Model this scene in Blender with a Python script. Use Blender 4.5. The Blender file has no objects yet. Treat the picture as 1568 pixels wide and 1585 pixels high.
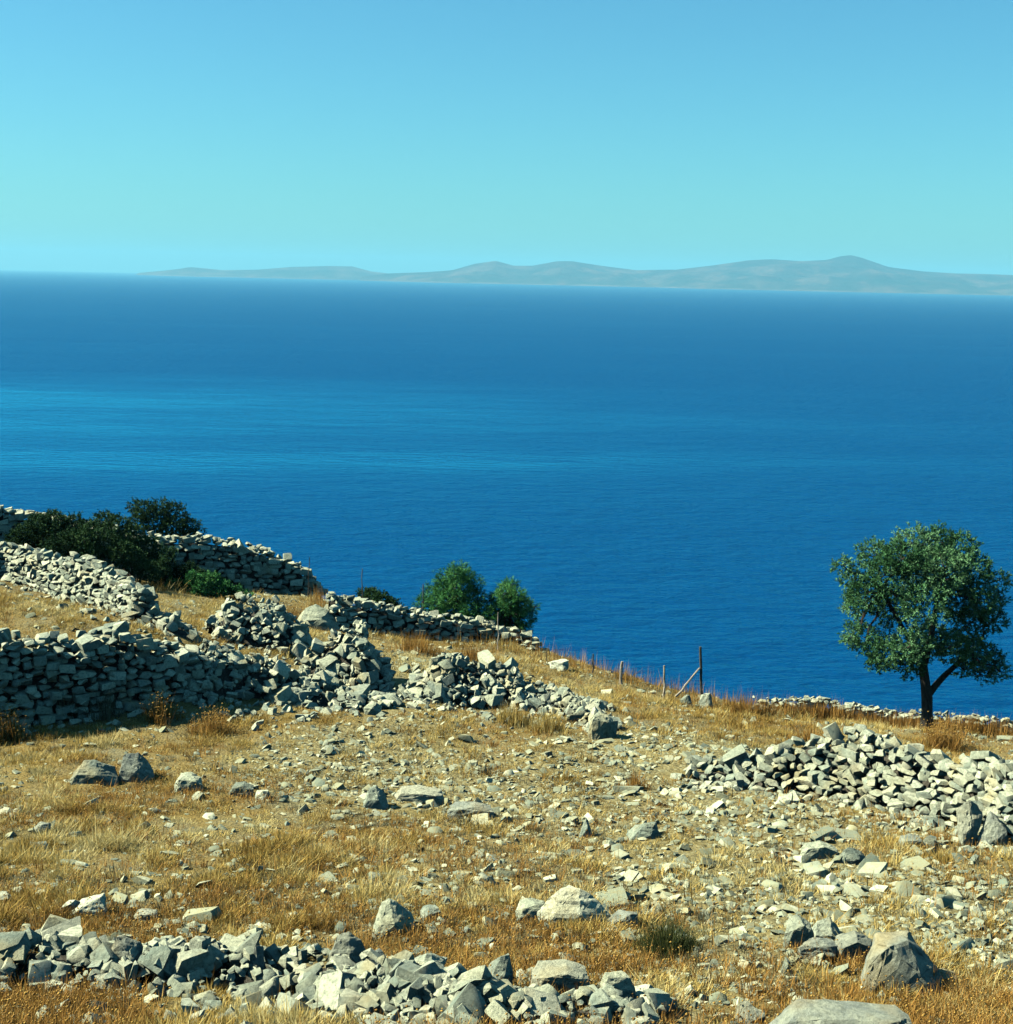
import bpy, bmesh, math, random
import numpy as np
from mathutils import Vector, Matrix, Euler

# ------------------------------------------------------------------ camera, sky, sun, exposure
SC = bpy.context.scene
COL = SC.collection
random.seed(11)
RNG = np.random.default_rng(11)
CAMZ = 70.0                      # eye height above the sea
PW, PH, FPX = 1568.0, 1585.0, 2264.0
PITCH, ROLL = math.radians(9.10), math.radians(1.25)
cp, sp, cr, sr = math.cos(PITCH), math.sin(PITCH), math.cos(ROLL), math.sin(ROLL)
FWD = Vector((0, cp, -sp))
R0, U0 = Vector((1, 0, 0)), Vector((0, sp, cp))
RIGHT = R0 * cr + U0 * sr
UP = U0 * cr - R0 * sr
cam_d = bpy.data.cameras.new('camera')
cam_d.sensor_fit = 'VERTICAL'
cam_d.sensor_height = 24.0
cam_d.lens = 24.0 * FPX / PH
cam_d.clip_start = 0.1
cam_d.clip_end = 120000.0
cam = bpy.data.objects.new('camera', cam_d)
COL.objects.link(cam)
m3 = Matrix((RIGHT, UP, -FWD)).transposed()
cam.matrix_world = Matrix.Translation((0, 0, CAMZ)) @ m3.to_4x4()
SC.camera = cam

SUN_AZ, SUN_EL = math.radians(-88.0), math.radians(42.0)   # azimuth from +Y, clockwise
SUN_DIR = Vector((math.sin(SUN_AZ) * math.cos(SUN_EL), math.cos(SUN_AZ) * math.cos(SUN_EL), math.sin(SUN_EL)))
W = bpy.data.worlds.new('World')
SC.world = W
W.use_nodes = True
nt = W.node_tree
nt.nodes.clear()
sky = nt.nodes.new('ShaderNodeTexSky')
sky.sky_type = 'NISHITA'
sky.sun_disc = False
sky.sun_elevation = SUN_EL
sky.sun_rotation = SUN_AZ
sky.altitude = 0
sky.air_density = 1.0
sky.dust_density = 0.6
sky.ozone_density = 6.0
tint = nt.nodes.new('ShaderNodeMix')
tint.data_type = 'RGBA'
tint.blend_type = 'MULTIPLY'
tint.inputs['Factor'].default_value = 1.0
tint.inputs['B'].default_value = (0.47, 1.0, 0.97, 1)
bg = nt.nodes.new('ShaderNodeBackground')
bg.inputs['Strength'].default_value = 0.053
wo = nt.nodes.new('ShaderNodeOutputWorld')
nt.links.new(sky.outputs[0], tint.inputs['A'])
nt.links.new(tint.outputs['Result'], bg.inputs['Color'])
nt.links.new(bg.outputs[0], wo.inputs['Surface'])

sun_d = bpy.data.lights.new('sun', 'SUN')
sun_d.energy = 5.0
sun_d.angle = math.radians(0.5)
sun_d.color = (1.0, 0.95, 0.78)
sun = bpy.data.objects.new('sun', sun_d)
COL.objects.link(sun)
sun.rotation_euler = (-SUN_DIR).to_track_quat('-Z', 'Y').to_euler()
sun.location = (-40, 0, CAMZ + 60)

SC.view_settings.view_transform = 'Standard'
SC.view_settings.look = 'None'
SC.view_settings.gamma = 1.0
SC.view_settings.exposure = 1.45
SC.view_settings.use_curve_mapping = False
SC.cycles.diffuse_bounces = 0          # slide-film depth in the shade

# ------------------------------------------------------------------ helpers
def tag(o, label=None, cat=None, group=None, kind=None):
    if label: o['label'] = label
    if cat: o['category'] = cat
    if group: o['group'] = group
    if kind: o['kind'] = kind
    return o

def ray(px, py):
    d = FWD + RIGHT * ((px - PW / 2) / FPX) - UP * ((py - PH / 2) / FPX)
    return d

def at(px, py, Y):
    d = ray(px, py)
    return Vector((0, 0, CAMZ)) + d * (Y / d.y)

def hash2(ix, iy, seed):
    h = (ix.astype(np.int64) * 374761393 + iy.astype(np.int64) * 668265263 + seed * 974634777) & 0x7fffffff
    h = ((h ^ (h >> 13)) * 1274126177) & 0x7fffffff
    h = h ^ (h >> 16)
    return (h & 0xffff) / 65535.0

def vnoise(x, y, seed=0):
    x = np.asarray(x, float); y = np.asarray(y, float)
    ix, iy = np.floor(x), np.floor(y)
    fx, fy = x - ix, y - iy
    fx = fx * fx * (3 - 2 * fx); fy = fy * fy * (3 - 2 * fy)
    a = hash2(ix, iy, seed); b = hash2(ix + 1, iy, seed)
    c = hash2(ix, iy + 1, seed); d = hash2(ix + 1, iy + 1, seed)
    return (a * (1 - fx) + b * fx) * (1 - fy) + (c * (1 - fx) + d * fx) * fy

def fbm(x, y, seed=0, oct=4):
    s = 0; a = 0.5; f = 1.0; t = 0
    for i in range(oct):
        s = s + a * vnoise(x * f + 17.3 * i, y * f - 9.1 * i, seed + i); t += a; a *= 0.5; f *= 2.03
    return s / t

def mesh_np(name, V, F, attrs=None, smooth=False):
    """V (n,3); F (m,k) all faces with k corners"""
    V = np.asarray(V, np.float32); F = np.asarray(F, np.int32)
    me = bpy.data.meshes.new(name)
    me.vertices.add(len(V)); me.vertices.foreach_set('co', V.ravel())
    m, k = F.shape
    me.loops.add(m * k); me.loops.foreach_set('vertex_index', F.ravel())
    me.polygons.add(m)
    me.polygons.foreach_set('loop_start', np.arange(0, m * k, k, dtype=np.int32))
    me.polygons.foreach_set('loop_total', np.full(m, k, np.int32))
    if smooth: me.polygons.foreach_set('use_smooth', np.ones(m, bool))
    if attrs:
        for n, v in attrs.items():
            a = me.attributes.new(n, 'FLOAT', 'POINT'); a.data.foreach_set('value', np.asarray(v, np.float32))
    me.update(calc_edges=True)
    return me

def link(name, me, mat=None, parent=None):
    if mat is not None and me is not None and not me.materials: me.materials.append(mat)
    o = bpy.data.objects.new(name, me)
    COL.objects.link(o)
    if parent is not None: o.parent = parent
    return o

def empty(name, loc):
    o = bpy.data.objects.new(name, None)
    o.empty_display_size = 0.2
    o.location = loc
    COL.objects.link(o)
    return o

# ------------------------------------------------------------------ materials
class NT:
    def __init__(s, name):
        s.m = bpy.data.materials.new(name); s.m.use_nodes = True
        s.t = s.m.node_tree; s.t.nodes.clear()
        s.out = s.t.nodes.new('ShaderNodeOutputMaterial')
        s.b = s.t.nodes.new('ShaderNodeBsdfPrincipled')
        s.l(s.b.outputs[0], s.out.inputs['Surface'])
    def n(s, typ, **kw):
        x = s.t.nodes.new(typ)
        for k, v in kw.items(): setattr(x, k, v)
        return x
    def l(s, a, b): s.t.links.new(a, b)
    def noise(s, scale, detail=4, rough=0.55, vec=None, w=None):
        x = s.n('ShaderNodeTexNoise'); x.inputs['Scale'].default_value = scale
        x.inputs['Detail'].default_value = detail; x.inputs['Roughness'].default_value = rough
        if vec is not None: s.l(vec, x.inputs['Vector'])
        return x.outputs['Fac']
    def ramp(s, fac, stops, interp='LINEAR'):
        x = s.n('ShaderNodeValToRGB'); x.color_ramp.interpolation = interp
        e = x.color_ramp.elements
        while len(e) < len(stops): e.new(0.5)
        for i, (p, c) in enumerate(stops):
            e[i].position = p; e[i].color = (c[0], c[1], c[2], 1) if not isinstance(c, (int, float)) else (c, c, c, 1)
        s.l(fac, x.inputs['Fac'])
        return x.outputs['Color']
    def mix(s, fac, a, b, mode='MIX'):
        x = s.n('ShaderNodeMix'); x.data_type = 'RGBA'; x.blend_type = mode
        for v, k in ((fac, 'Factor'), (a, 'A'), (b, 'B')):
            if isinstance(v, (int, float)): x.inputs[k].default_value = v
            elif isinstance(v, tuple): x.inputs[k].default_value = (*v[:3], 1)
            else: s.l(v, x.inputs[k])
        return x.outputs['Result']
    def math(s, op, a, b=0.0):
        x = s.n('ShaderNodeMath'); x.operation = op
        for v, i in ((a, 0), (b, 1)):
            if isinstance(v, (int, float)): x.inputs[i].default_value = v
            else: s.l(v, x.inputs[i])
        return x.outputs[0]
    def bump(s, h, strength=0.5, dist=0.02):
        x = s.n('ShaderNodeBump'); x.inputs['Strength'].default_value = strength; x.inputs['Distance'].default_value = dist
        s.l(h, x.inputs['Height']); s.l(x.outputs[0], s.b.inputs['Normal'])
    def attr(s, name):
        x = s.n('ShaderNodeAttribute'); x.attribute_name = name; return x.outputs['Fac']
    def pos(s): return s.n('ShaderNodeNewGeometry').outputs['Position']
    def base(s, c, rough=0.85, spec=0.25):
        if isinstance(c, tuple): s.b.inputs['Base Color'].default_value = (*c, 1)
        else: s.l(c, s.b.inputs['Base Color'])
        s.b.inputs['Roughness'].default_value = rough
        s.b.inputs['Specular IOR Level'].default_value = spec

def mat_stone(name='limestone', grey=False):
    m = NT(name)
    g = m.n('ShaderNodeNewGeometry'); oi = m.n('ShaderNodeObjectInfo')
    r = m.math('FRACT', m.math('ADD', g.outputs['Random Per Island'], oi.outputs['Random']))
    c = m.ramp(r, [(0, (0.211, 0.255, 0.196)), (0.12, (0.117, 0.154, 0.120)), (0.25, (0.353, 0.391, 0.264)), (0.42, (0.495, 0.519, 0.340)), (0.55, (0.176, 0.227, 0.174)),
                   (0.66, (0.266, 0.318, 0.236)), (0.80, (0.564, 0.601, 0.417)), (0.9, (0.350, 0.352, 0.238)), (1, (0.301, 0.347, 0.256))])
    if grey: c = m.ramp(r, [(0, (0.159, 0.189, 0.156)), (0.5, (0.233, 0.263, 0.210)), (1, (0.191, 0.210, 0.156))])
    p = g.outputs['Position']
    n1 = m.noise(5.0, 6, 0.65, p); n2 = m.noise(22.0, 5, 0.7, p); n3 = m.noise(1.7, 3, 0.5, p)
    c = m.mix(m.ramp(n1, [(0.42, 0.0), (0.66, 0.45)]), c, (0.530, 0.557, 0.377))
    c = m.mix(m.ramp(n2, [(0.46, 0.0), (0.68, 0.75)]), c, (0.117, 0.136, 0.098))
    c = m.mix(m.ramp(n3, [(0.54, 0.0), (0.74, 0.40)]), c, (0.425, 0.299, 0.084))
    m.base(c, 0.9, 0.2)
    m.bump(m.math('ADD', m.noise(9.0, 10, 0.75, p), m.math('MULTIPLY', m.noise(45.0, 6, 0.8, p), 0.45)), 0.9, 0.05)
    return m.m

def mat_gravel():
    m = NT('field_stone')
    g = m.n('ShaderNodeNewGeometry'); oi = m.n('ShaderNodeObjectInfo')
    r = m.math('FRACT', m.math('ADD', g.outputs['Random Per Island'], oi.outputs['Random']))
    c = m.ramp(r, [(0, (0.241, 0.261, 0.158)), (0.2, (0.097, 0.125, 0.096)), (0.38, (0.314, 0.324, 0.191)), (0.55, (0.145, 0.187, 0.138)), (0.72, (0.435, 0.448, 0.285)), (0.84, (0.218, 0.249, 0.169)), (1, (0.507, 0.536, 0.359))])
    p = g.outputs['Position']
    c = m.mix(m.ramp(m.noise(14, 5, 0.7, p), [(0.48, 0.0), (0.7, 0.6)]), c, (0.278, 0.211, 0.074))
    m.base(c, 0.92, 0.15); m.bump(m.noise(30, 5, 0.7, p), 0.6, 0.02)
    return m.m

def mat_core():
    m = NT('rubble_earth')
    p = m.pos()
    m.base(m.ramp(m.noise(9, 6, 0.7, p), [(0.3, (0.036, 0.032, 0.022)), (0.7, (0.101, 0.097, 0.076))]), 0.95, 0.1)
    m.bump(m.noise(14, 6, 0.7, p), 1.0, 0.08)
    return m.m

def mat_ground():
    m = NT('dry_stony_soil')
    p = m.pos()
    cov = m.attr('cover')
    a = m.noise(3.0, 7, 0.65, p); b = m.noise(24, 8, 0.8, p)
    soil = m.ramp(b, [(0.25, (0.088, 0.062, 0.019)), (0.5, (0.213, 0.154, 0.045)), (0.75, (0.313, 0.248, 0.081))])
    soil = m.mix(m.ramp(m.noise(1.1, 6, 0.7, p), [(0.42, 0.0), (0.64, 0.75)]), soil, m.ramp(b, [(0.3, (0.088, 0.088, 0.049)), (0.7, (0.277, 0.267, 0.159))]))
    v = m.n('ShaderNodeTexVoronoi'); v.inputs['Scale'].default_value = 17; m.l(p, v.inputs['Vector'])
    vc = m.n('ShaderNodeSeparateColor'); m.l(v.outputs['Color'], vc.inputs[0])
    grav = m.ramp(vc.outputs[0], [(0, (0.093, 0.092, 0.046)), (0.3, (0.187, 0.166, 0.072)), (0.6, (0.263, 0.228, 0.093)), (0.85, (0.313, 0.297, 0.153)), (1, (0.363, 0.353, 0.194))])
    f = m.ramp(m.math('ADD', cov, m.math('MULTIPLY', m.math('SUBTRACT', a, 0.5), 0.9)), [(0.4, 0.0), (0.62, 1.0)])
    m.base(m.mix(f, soil, m.mix(0.45, grav, soil)), 0.95, 0.1)
    m.bump(m.math('ADD', b, m.math('MULTIPLY', m.math('SUBTRACT', 1.0, v.outputs['Distance']), 0.7)), 0.9, 0.05)
    return m.m

def mat_blade(name, stops, transl=0.25):
    m = NT(name)
    c = m.ramp(m.attr('tint'), stops)
    m.base(c, 0.8, 0.15)
    tr = m.n('ShaderNodeBsdfTranslucent'); m.l(c, tr.inputs['Color'])
    mx = m.n('ShaderNodeMixShader'); mx.inputs[0].default_value = transl
    m.l(m.b.outputs[0], mx.inputs[1]); m.l(tr.outputs[0], mx.inputs[2]); m.l(mx.outputs[0], m.out.inputs['Surface'])
    return m.m

def mat_bark(name, c0, c1):
    m = NT(name); p = m.pos()
    mp = m.n('ShaderNodeMapping'); mp.inputs['Scale'].default_value = (1, 1, 0.25); m.l(p, mp.inputs['Vector'])
    n = m.noise(26, 6, 0.7, mp.outputs[0])
    m.base(m.ramp(n, [(0.3, c0), (0.7, c1)]), 0.9, 0.15); m.bump(n, 1.0, 0.03)
    return m.m

def mat_sea():
    m = NT('sea_water')
    p = m.pos()
    mp = m.n('ShaderNodeMapping'); mp.inputs['Rotation'].default_value = (0, 0, math.radians(12)); mp.inputs['Scale'].default_value = (0.5, 1, 1)
    m.l(p, mp.inputs['Vector'])
    w1 = m.noise(0.055, 5, 0.6, mp.outputs[0]); w2 = m.noise(0.22, 4, 0.6, mp.outputs[0]); w3 = m.noise(0.9, 3, 0.6, mp.outputs[0])
    # slicks: long calm lanes off the coast where the ripples are lower
    ml = m.n('ShaderNodeMapping'); ml.inputs['Rotation'].default_value = (0, 0, math.radians(-8)); ml.inputs['Scale'].default_value = (0.3, 1, 1)
    m.l(p, ml.inputs['Vector'])
    nz = m.noise(0.006, 5, 0.62, ml.outputs[0])
    sx = m.n('ShaderNodeSeparateXYZ'); m.l(p, sx.inputs[0])
    def lane(x0, y0, slope, wx, wy):
        u = m.math('DIVIDE', m.math('SUBTRACT', sx.outputs['X'], x0), wx)
        v = m.math('DIVIDE', m.math('SUBTRACT', m.math('SUBTRACT', sx.outputs['Y'], y0), m.math('MULTIPLY', m.math('SUBTRACT', sx.outputs['X'], x0), slope)), wy)
        return m.math('POWER', 2.718, m.math('MULTIPLY', m.math('ADD', m.math('MULTIPLY', u, u), m.math('MULTIPLY', v, v)), -1.0))
    lanes = m.math('ADD', m.math('ADD', lane(-330, 800, -.10, 360, 150), lane(-110, 545, .12, 250, 34)), m.math('MULTIPLY', lane(-220, 660, 0.0, 330, 200), .6))
    nf = m.noise(0.03, 4, 0.65, ml.outputs[0])
    calm = m.ramp(m.math('MULTIPLY', lanes, m.math('ADD', m.math('ADD', m.math('MULTIPLY', nz, 2.4), m.math('MULTIPLY', nf, 1.2)), -1.0)), [(0.05, 0.0), (1.25, 1.0)])
    calm = m.math('ADD', calm, m.math('MULTIPLY', m.ramp(nz, [(0.45, 0.0), (0.75, 1.0)]), 0.18))
    h = m.math('ADD', m.math('MULTIPLY', w1, 3.0), m.math('ADD', m.math('MULTIPLY', w2, 1.3), m.math('MULTIPLY', w3, 0.34)))
    m.bump(m.math('MULTIPLY', h, m.math('SUBTRACT', 1.0, m.math('MULTIPLY', calm, 0.55))), 0.8, 1.0)
    bump = m.b.inputs['Normal'].links[0].from_socket
    m.t.nodes.remove(m.b)
    body = m.n('ShaderNodeBsdfDiffuse'); body.inputs['Color'].default_value = (0.0001, 0.033, 0.108, 1)
    gl = m.n('ShaderNodeBsdfGlossy'); gl.inputs['Color'].default_value = (0.10, 0.72, 0.95, 1)
    fr = m.n('ShaderNodeFresnel'); fr.inputs['IOR'].default_value = 1.33
    for q in (body, gl, fr): m.l(bump, q.inputs['Normal'])
    m.l(m.math('SUBTRACT', 0.26, m.math('MULTIPLY', calm, 0.12)), gl.inputs['Roughness'])
    mx = m.n('ShaderNodeMixShader')
    m.l(m.math('MULTIPLY', fr.outputs[0], m.math('ADD', 0.42, m.math('MULTIPLY', calm, 0.5))), mx.inputs[0])
    m.l(body.outputs[0], mx.inputs[1]); m.l(gl.outputs[0], mx.inputs[2]); m.l(mx.outputs[0], m.out.inputs['Surface'])
    return m.m

def mat_island():
    m = NT('island_scrub'); p = m.pos()
    a = m.noise(0.0022, 7, 0.65, p); b = m.noise(0.010, 5, 0.7, p)
    c = m.ramp(a, [(0.36, (0.011, 0.013, 0.008)), (0.5, (0.032, 0.023, 0.017)), (0.64, (0.097, 0.061, 0.044))])
    c = m.mix(m.ramp(b, [(0.5, 0.0), (0.7, 0.5)]), c, (0.022, 0.023, 0.014))
    sx = m.n('ShaderNodeSeparateXYZ'); m.l(p, sx.inputs[0])
    cl = m.ramp(m.math('ADD', m.math('DIVIDE', sx.outputs['Z'], 38.0), m.math('MULTIPLY', m.math('SUBTRACT', a, 0.5), 2.5)), [(0.0, 0.8), (0.3, 0.0)])
    c = m.mix(cl, c, (0.136, 0.106, 0.084))
    m.base(c, 0.95, 0.05); m.bump(a, 1.0, 60)
    return m.m

M_BLUESTONE = mat_stone('blue_grey_limestone', True)
M_STONE, M_CORE, M_GROUND, M_GRAVEL = mat_stone(), mat_core(), mat_ground(), mat_gravel()
M_STRAW = mat_blade('dry_straw', [(0, (0.136, 0.079, 0.017)), (0.25, (0.271, 0.174, 0.035)), (0.5, (0.427, 0.290, 0.068)), (0.75, (0.542, 0.427, 0.134)), (1, (0.581, 0.503, 0.222))])
M_WEED = mat_blade('dry_weed_stalks', [(0, (0.107, 0.058, 0.017)), (0.4, (0.277, 0.145, 0.029)), (0.75, (0.416, 0.221, 0.046)), (1, (0.466, 0.314, 0.103))])
M_HEAD = mat_blade('dry_flower_heads', [(0, (0.119, 0.066, 0.018)), (0.5, (0.265, 0.154, 0.034)), (1, (0.398, 0.252, 0.059))], 0.1)
M_GREY = mat_blade('grey_dead_twigs', [(0, (0.047, 0.051, 0.033)), (0.5, (0.125, 0.132, 0.075)), (1, (0.199, 0.200, 0.114))])
M_TUSS = mat_blade('green_tussock_blades', [(0, (0.015, 0.026, 0.008)), (0.6, (0.052, 0.069, 0.019)), (1, (0.141, 0.137, 0.043))])
M_OLIVE = mat_blade('olive_leaves', [(0, (0.015, 0.064, 0.020)), (0.5, (0.048, 0.144, 0.048)), (1, (0.153, 0.305, 0.137))], 0.15)
M_PINE = mat_blade('pine_needles', [(0, (0.013, 0.073, 0.020)), (0.5, (0.039, 0.169, 0.042)), (1, (0.113, 0.290, 0.073))], 0.15)
M_SHRUB = mat_blade('lentisk_leaves', [(0, (0.006, 0.022, 0.007)), (0.5, (0.015, 0.051, 0.014)), (1, (0.045, 0.096, 0.029))], 0.12)
M_BARK = mat_bark('dark_bark', (0.018, 0.016, 0.012), (0.075, 0.065, 0.05))
M_WOOD = mat_bark('weathered_post_wood', (0.16, 0.14, 0.10), (0.42, 0.38, 0.29))
M_WOODD = mat_bark('dark_post_wood', (0.03, 0.03, 0.025), (0.11, 0.10, 0.08))
M_SEA, M_ISLE = mat_sea(), mat_island()

# ------------------------------------------------------------------ terrain
CTRL = [(-300,1585,11.6),(0,1585,11.8),(784,1585,12),(1568,1585,12.2),(1900,1585,12.2),
 (-200,1430,15),(0,1430,15),(400,1430,15.1),(784,1430,15.2),(1200,1430,15.2),(1568,1430,15.2),(1850,1430,15.2),
 (0,1300,18.8),(400,1300,19),(784,1300,19.2),(1200,1300,19.2),(1568,1312,18.6),
 (0,1200,22.5),(400,1200,23),(784,1200,23.5),(1200,1222,22.8),(1568,1230,22.2),
 (-250,1120,25.5),(60,1122,26),(300,1118,26.4),(500,1112,27.3),(700,1132,27),(950,1142,27),(1200,1135,28.5),(1435,1131,31),(1568,1145,31),(1850,1165,31),
 (0,957,29.8),(-250,925,30),(250,985,30),(350,1030,30),(100,935,33),(-200,880,34),(260,965,33.5),(400,1002,32.8),(550,1075,29.6),(620,1060,31),(760,1085,30),
 (450,932,43.5),(250,903,43.5),(0,845,45.5),(-250,790,50),
 (540,972,40),(700,992,39.2),(810,1012,38.6),(900,1040,36.5),(1000,1072,35.3),(1180,1104,34),(1350,1128,33),(1568,1148,32.6),(1850,1175,32.5)]
cx = []
for px, py, Y in CTRL:
    q = at(px, py, Y); cx.append((q.x, q.y, q.z - CAMZ))
cx += [(0, 0, -1.75), (-14, 0, -1.2), (14, 0, -2.3), (0, -14, 0.5), (-14, -12, 1.0), (14, -12, -0.2), (0, 6, -4.3), (-8, 6, -4.1), (8, 6, -4.5)]
cx = np.array(cx)
def tps_phi(r2): return 0.5 * r2 * np.log(np.maximum(r2, 1e-9))
def tps_fit(P, z, lam=0.6):
    n = len(P); d = ((P[:, None] - P[None]) ** 2).sum(-1)
    A = np.zeros((n + 3, n + 3)); A[:n, :n] = tps_phi(d) + lam * np.eye(n)
    A[:n, n] = 1; A[:n, n + 1:] = P; A[n:, :n] = A[:n, n:].T
    return np.linalg.solve(A, np.concatenate([z, np.zeros(3)]))
TW = tps_fit(cx[:, :2], cx[:, 2])
def tps(x, y):
    out = np.empty(len(x))
    for i in range(0, len(x), 20000):
        xx, yy = x[i:i + 20000], y[i:i + 20000]
        d = (xx[:, None] - cx[None, :, 0]) ** 2 + (yy[:, None] - cx[None, :, 1]) ** 2
        out[i:i + 20000] = tps_phi(d) @ TW[:-3] + TW[-3] + TW[-2] * xx + TW[-1] * yy
    return out
RIDGE = [(-300,57),(0,50),(250,47.0),(450,46),(540,43.2),(640,41.6),(810,40.2),(1000,37.0),(1180,35.6),(1435,34.2),(1568,33.9),(1900,33.6)]
RX = np.array([Y * (px - 784) / FPX for px, Y in RIDGE]); RY = np.array([Y for _, Y in RIDGE])
def ground(x, y):
    x = np.atleast_1d(np.asarray(x, float)); y = np.atleast_1d(np.asarray(y, float))
    xc = np.clip(x, -22, 19)
    yr = np.interp(x, RX, RY)
    yc = np.clip(np.minimum(y, yr), -13, 60)
    z = tps(xc, yc)
    t = np.maximum(y - yr, 0)
    z = z - 0.68 * t * t / (t + 1.2)
    z = z + np.clip(-22 - x, 0, 80) * 0.06 - np.clip(x - 19, 0, 80) * 0.10
    z = z + np.clip(-13 - y, 0, 100) * 0.12
    amp = np.where(t > 3, 1 + (t - 3) * 0.15, 1.0)
    z = z + (fbm(x * 0.55, y * 0.55, 3, 3) - 0.5) * 0.22 * np.minimum(amp, 6) + (fbm(x * 2.3, y * 2.3, 8, 3) - 0.5) * 0.13
    return np.maximum(z + CAMZ, -4.0)
def gz(x, y): return float(ground([x], [y])[0])
_T = np.concatenate([np.arange(9.0, 60.0, 0.12)])
def place(px, py, y0=9.0):
    """where the line of sight through a spot first meets the ground"""
    d = ray(px, py); T = _T[_T >= y0]
    x = d.x / d.y * T; z = CAMZ + d.z / d.y * T
    below = np.nonzero(z < ground(x, T))[0]
    k = below[0] if len(below) else len(T) - 1
    Y = T[k]
    return Vector((x[k], Y, gz(x[k], Y)))

def seq(*segs):
    out = []
    for a, b, st in segs: out.append(np.arange(a, b, st))
    return np.concatenate(out)
gx = seq((-110, -24, 4.0), (-24, 21, 0.22), (21, 110, 4.0)); gy = seq((-60, 8, 2.0), (8, 51, 0.22), (51, 70, 1.0), (70, 175, 4.0))
GX, GY = np.meshgrid(gx, gy)
GZ = ground(GX.ravel(), GY.ravel())

# gravel / grass distribution: world-space patches
SPOTS = [(620,1190,2.4,.5),(900,1215,2.8,.55),(1120,1290,2.2,.5),(1000,1180,2.0,.4),(500,1395,1.1,.25),(700,1370,1.2,.35),(1000,1385,1.3,.4),(1350,1365,1.8,.3),(1200,1480,0.7,.4),
 (1480,1370,1.0,.2),(430,1180,1.6,.2),(1250,1260,1.6,.3),(550,1030,2.0,.35),(700,1060,2.0,.3),(150,1180,1.0,.2),(1500,1480,1.0,.3),
 (300,1300,2.0,-.3),(130,1330,2.0,-.15),(650,1285,1.2,-.4),(880,1325,1.2,-.4),(1100,1330,1.0,-.2),(250,1240,1.5,-.35),(1050,1100,2.5,-.35),(820,1110,1.8,-.5),(250,1120,2.0,-.35),(800,1455,1.3,-.4),
 (1300,1540,1.2,-.3),(100,960,3.0,-.4),(1130,1320,1.0,-.3),(300,1570,2.0,-.5),(650,1450,1.0,-.2),(1450,1160,2.0,-.3),(1400,1330,0.8,-.35),(1050,1440,0.7,-.3),(350,1430,1.0,-.3),(1480,1550,1.0,-.3)]
SP = []
for px, py, r, w in SPOTS:
    q = place(px, py); SP.append((q.x, q.y, r, w))
def cover(x, y):
    c = 0.42 + (fbm(x * 0.42, y * 0.42, 21, 4) - 0.5) * 1.1
    for a, b, r, w in SP: c = c + w * (.95 if w > 0 else 1.0) * np.exp(-((x - a) ** 2 + ((y - b) * 0.8) ** 2) / (r * r))
    return np.clip(c, 0, 1)
nx, ny = len(gx), len(gy)
idx = np.arange(nx * ny).reshape(ny, nx)
F = np.stack([idx[:-1, :-1], idx[:-1, 1:], idx[1:, 1:], idx[1:, :-1]], -1).reshape(-1, 4)
hill = link('hillside', mesh_np('hillside', np.stack([GX.ravel(), GY.ravel(), GZ], -1), F, {'cover': cover(GX.ravel(), GY.ravel())}, True), M_GROUND)
tag(hill, 'dry stony hillside field sloping down to the sea', 'hillside', kind='structure')

# ------------------------------------------------------------------ sea and islands
rr = np.concatenate([[0], np.geomspace(60, 31700, 40)]); aa = np.linspace(0, 2 * np.pi, 97)[:-1]
V = [(0, 0, 0)]
for r in rr[1:]:
    for a in aa: V.append((r * math.cos(a), r * math.sin(a), 0))
F = []; n = len(aa)
for j in range(n): F.append((0, 1 + j, 1 + (j + 1) % n, 1 + (j + 1) % n))
sea_me = bpy.data.meshes.new('sea')
faces = [(0, 1 + j, 1 + (j + 1) % n) for j in range(n)]
for i in range(len(rr) - 2):
    for j in range(n):
        faces.append((1 + i * n + j, 1 + (i + 1) * n + j, 1 + (i + 1) * n + (j + 1) % n, 1 + i * n + (j + 1) % n))
sea_me.from_pydata(V, [], faces)
tag(link('sea', sea_me, M_SEA), 'calm deep blue sea with wind lanes reaching the horizon', 'sea', kind='structure')

def island(label, prof, D, depth_f, depth_b, seed):
    """prof: (px, py) of the skyline; the coast lies depth_f in front of the ridge, depth_b behind"""
    xs = []; hs = []
    for px, py in prof:
        q = at(px, py, D); xs.append(q.x); hs.append(q.z)
    xs = np.array(xs); hs = np.array(hs)
    X = np.linspace(xs[0], xs[-1], 420); Hh = np.interp(X, xs, hs)
    k = np.hanning(9); k /= k.sum(); Hh = np.convolve(np.pad(Hh, 4, mode='edge'), k, 'valid')
    ts = np.linspace(-1, 1, 49)
    Vv = []
    for t in ts:
        dep = depth_f if t < 0 else depth_b
        endf = np.clip(np.minimum(X - X[0], X[-1] - X) / 900.0, 0.15, 1)
        y = D + t * dep * endf * (1 + 0.35 * (fbm(X * 0.0012, X * 0 + 3, seed, 3) - 0.5))
        prof_t = np.clip(1 - abs(t), 0, 1) ** 0.85
        nn = fbm(X * 0.0026, y * 0.0026, seed + 5, 6) - 0.5
        z = Hh * prof_t * (1 + nn * 1.5 * (abs(t)) * (1 if t < 0 else .6)) + nn * 190 * (1 - abs(t)) * (abs(t) > 0.05) * abs(t) - 2
        Vv.append(np.stack([X, y, z], -1))
    Vv = np.concatenate(Vv); n = len(X)
    ix = np.arange(len(Vv)).reshape(len(ts), n)
    Ff = np.stack([ix[:-1, :-1], ix[:-1, 1:], ix[1:, 1:], ix[1:, :-1]], -1).reshape(-1, 4)
    o = link('island', mesh_np('island', Vv, Ff, None, True), M_ISLE)
    tag(o, label, 'island', kind='structure')
    return o
island('faint low island fading into haze at the far left of the horizon', [(215,422),(250,419),(300,413.5),(345,418),(400,417),(450,413),(505,411.5),(545,412),(575,420),(610,424),(640,430)], 19500, 1200, 1500, 3)
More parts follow.
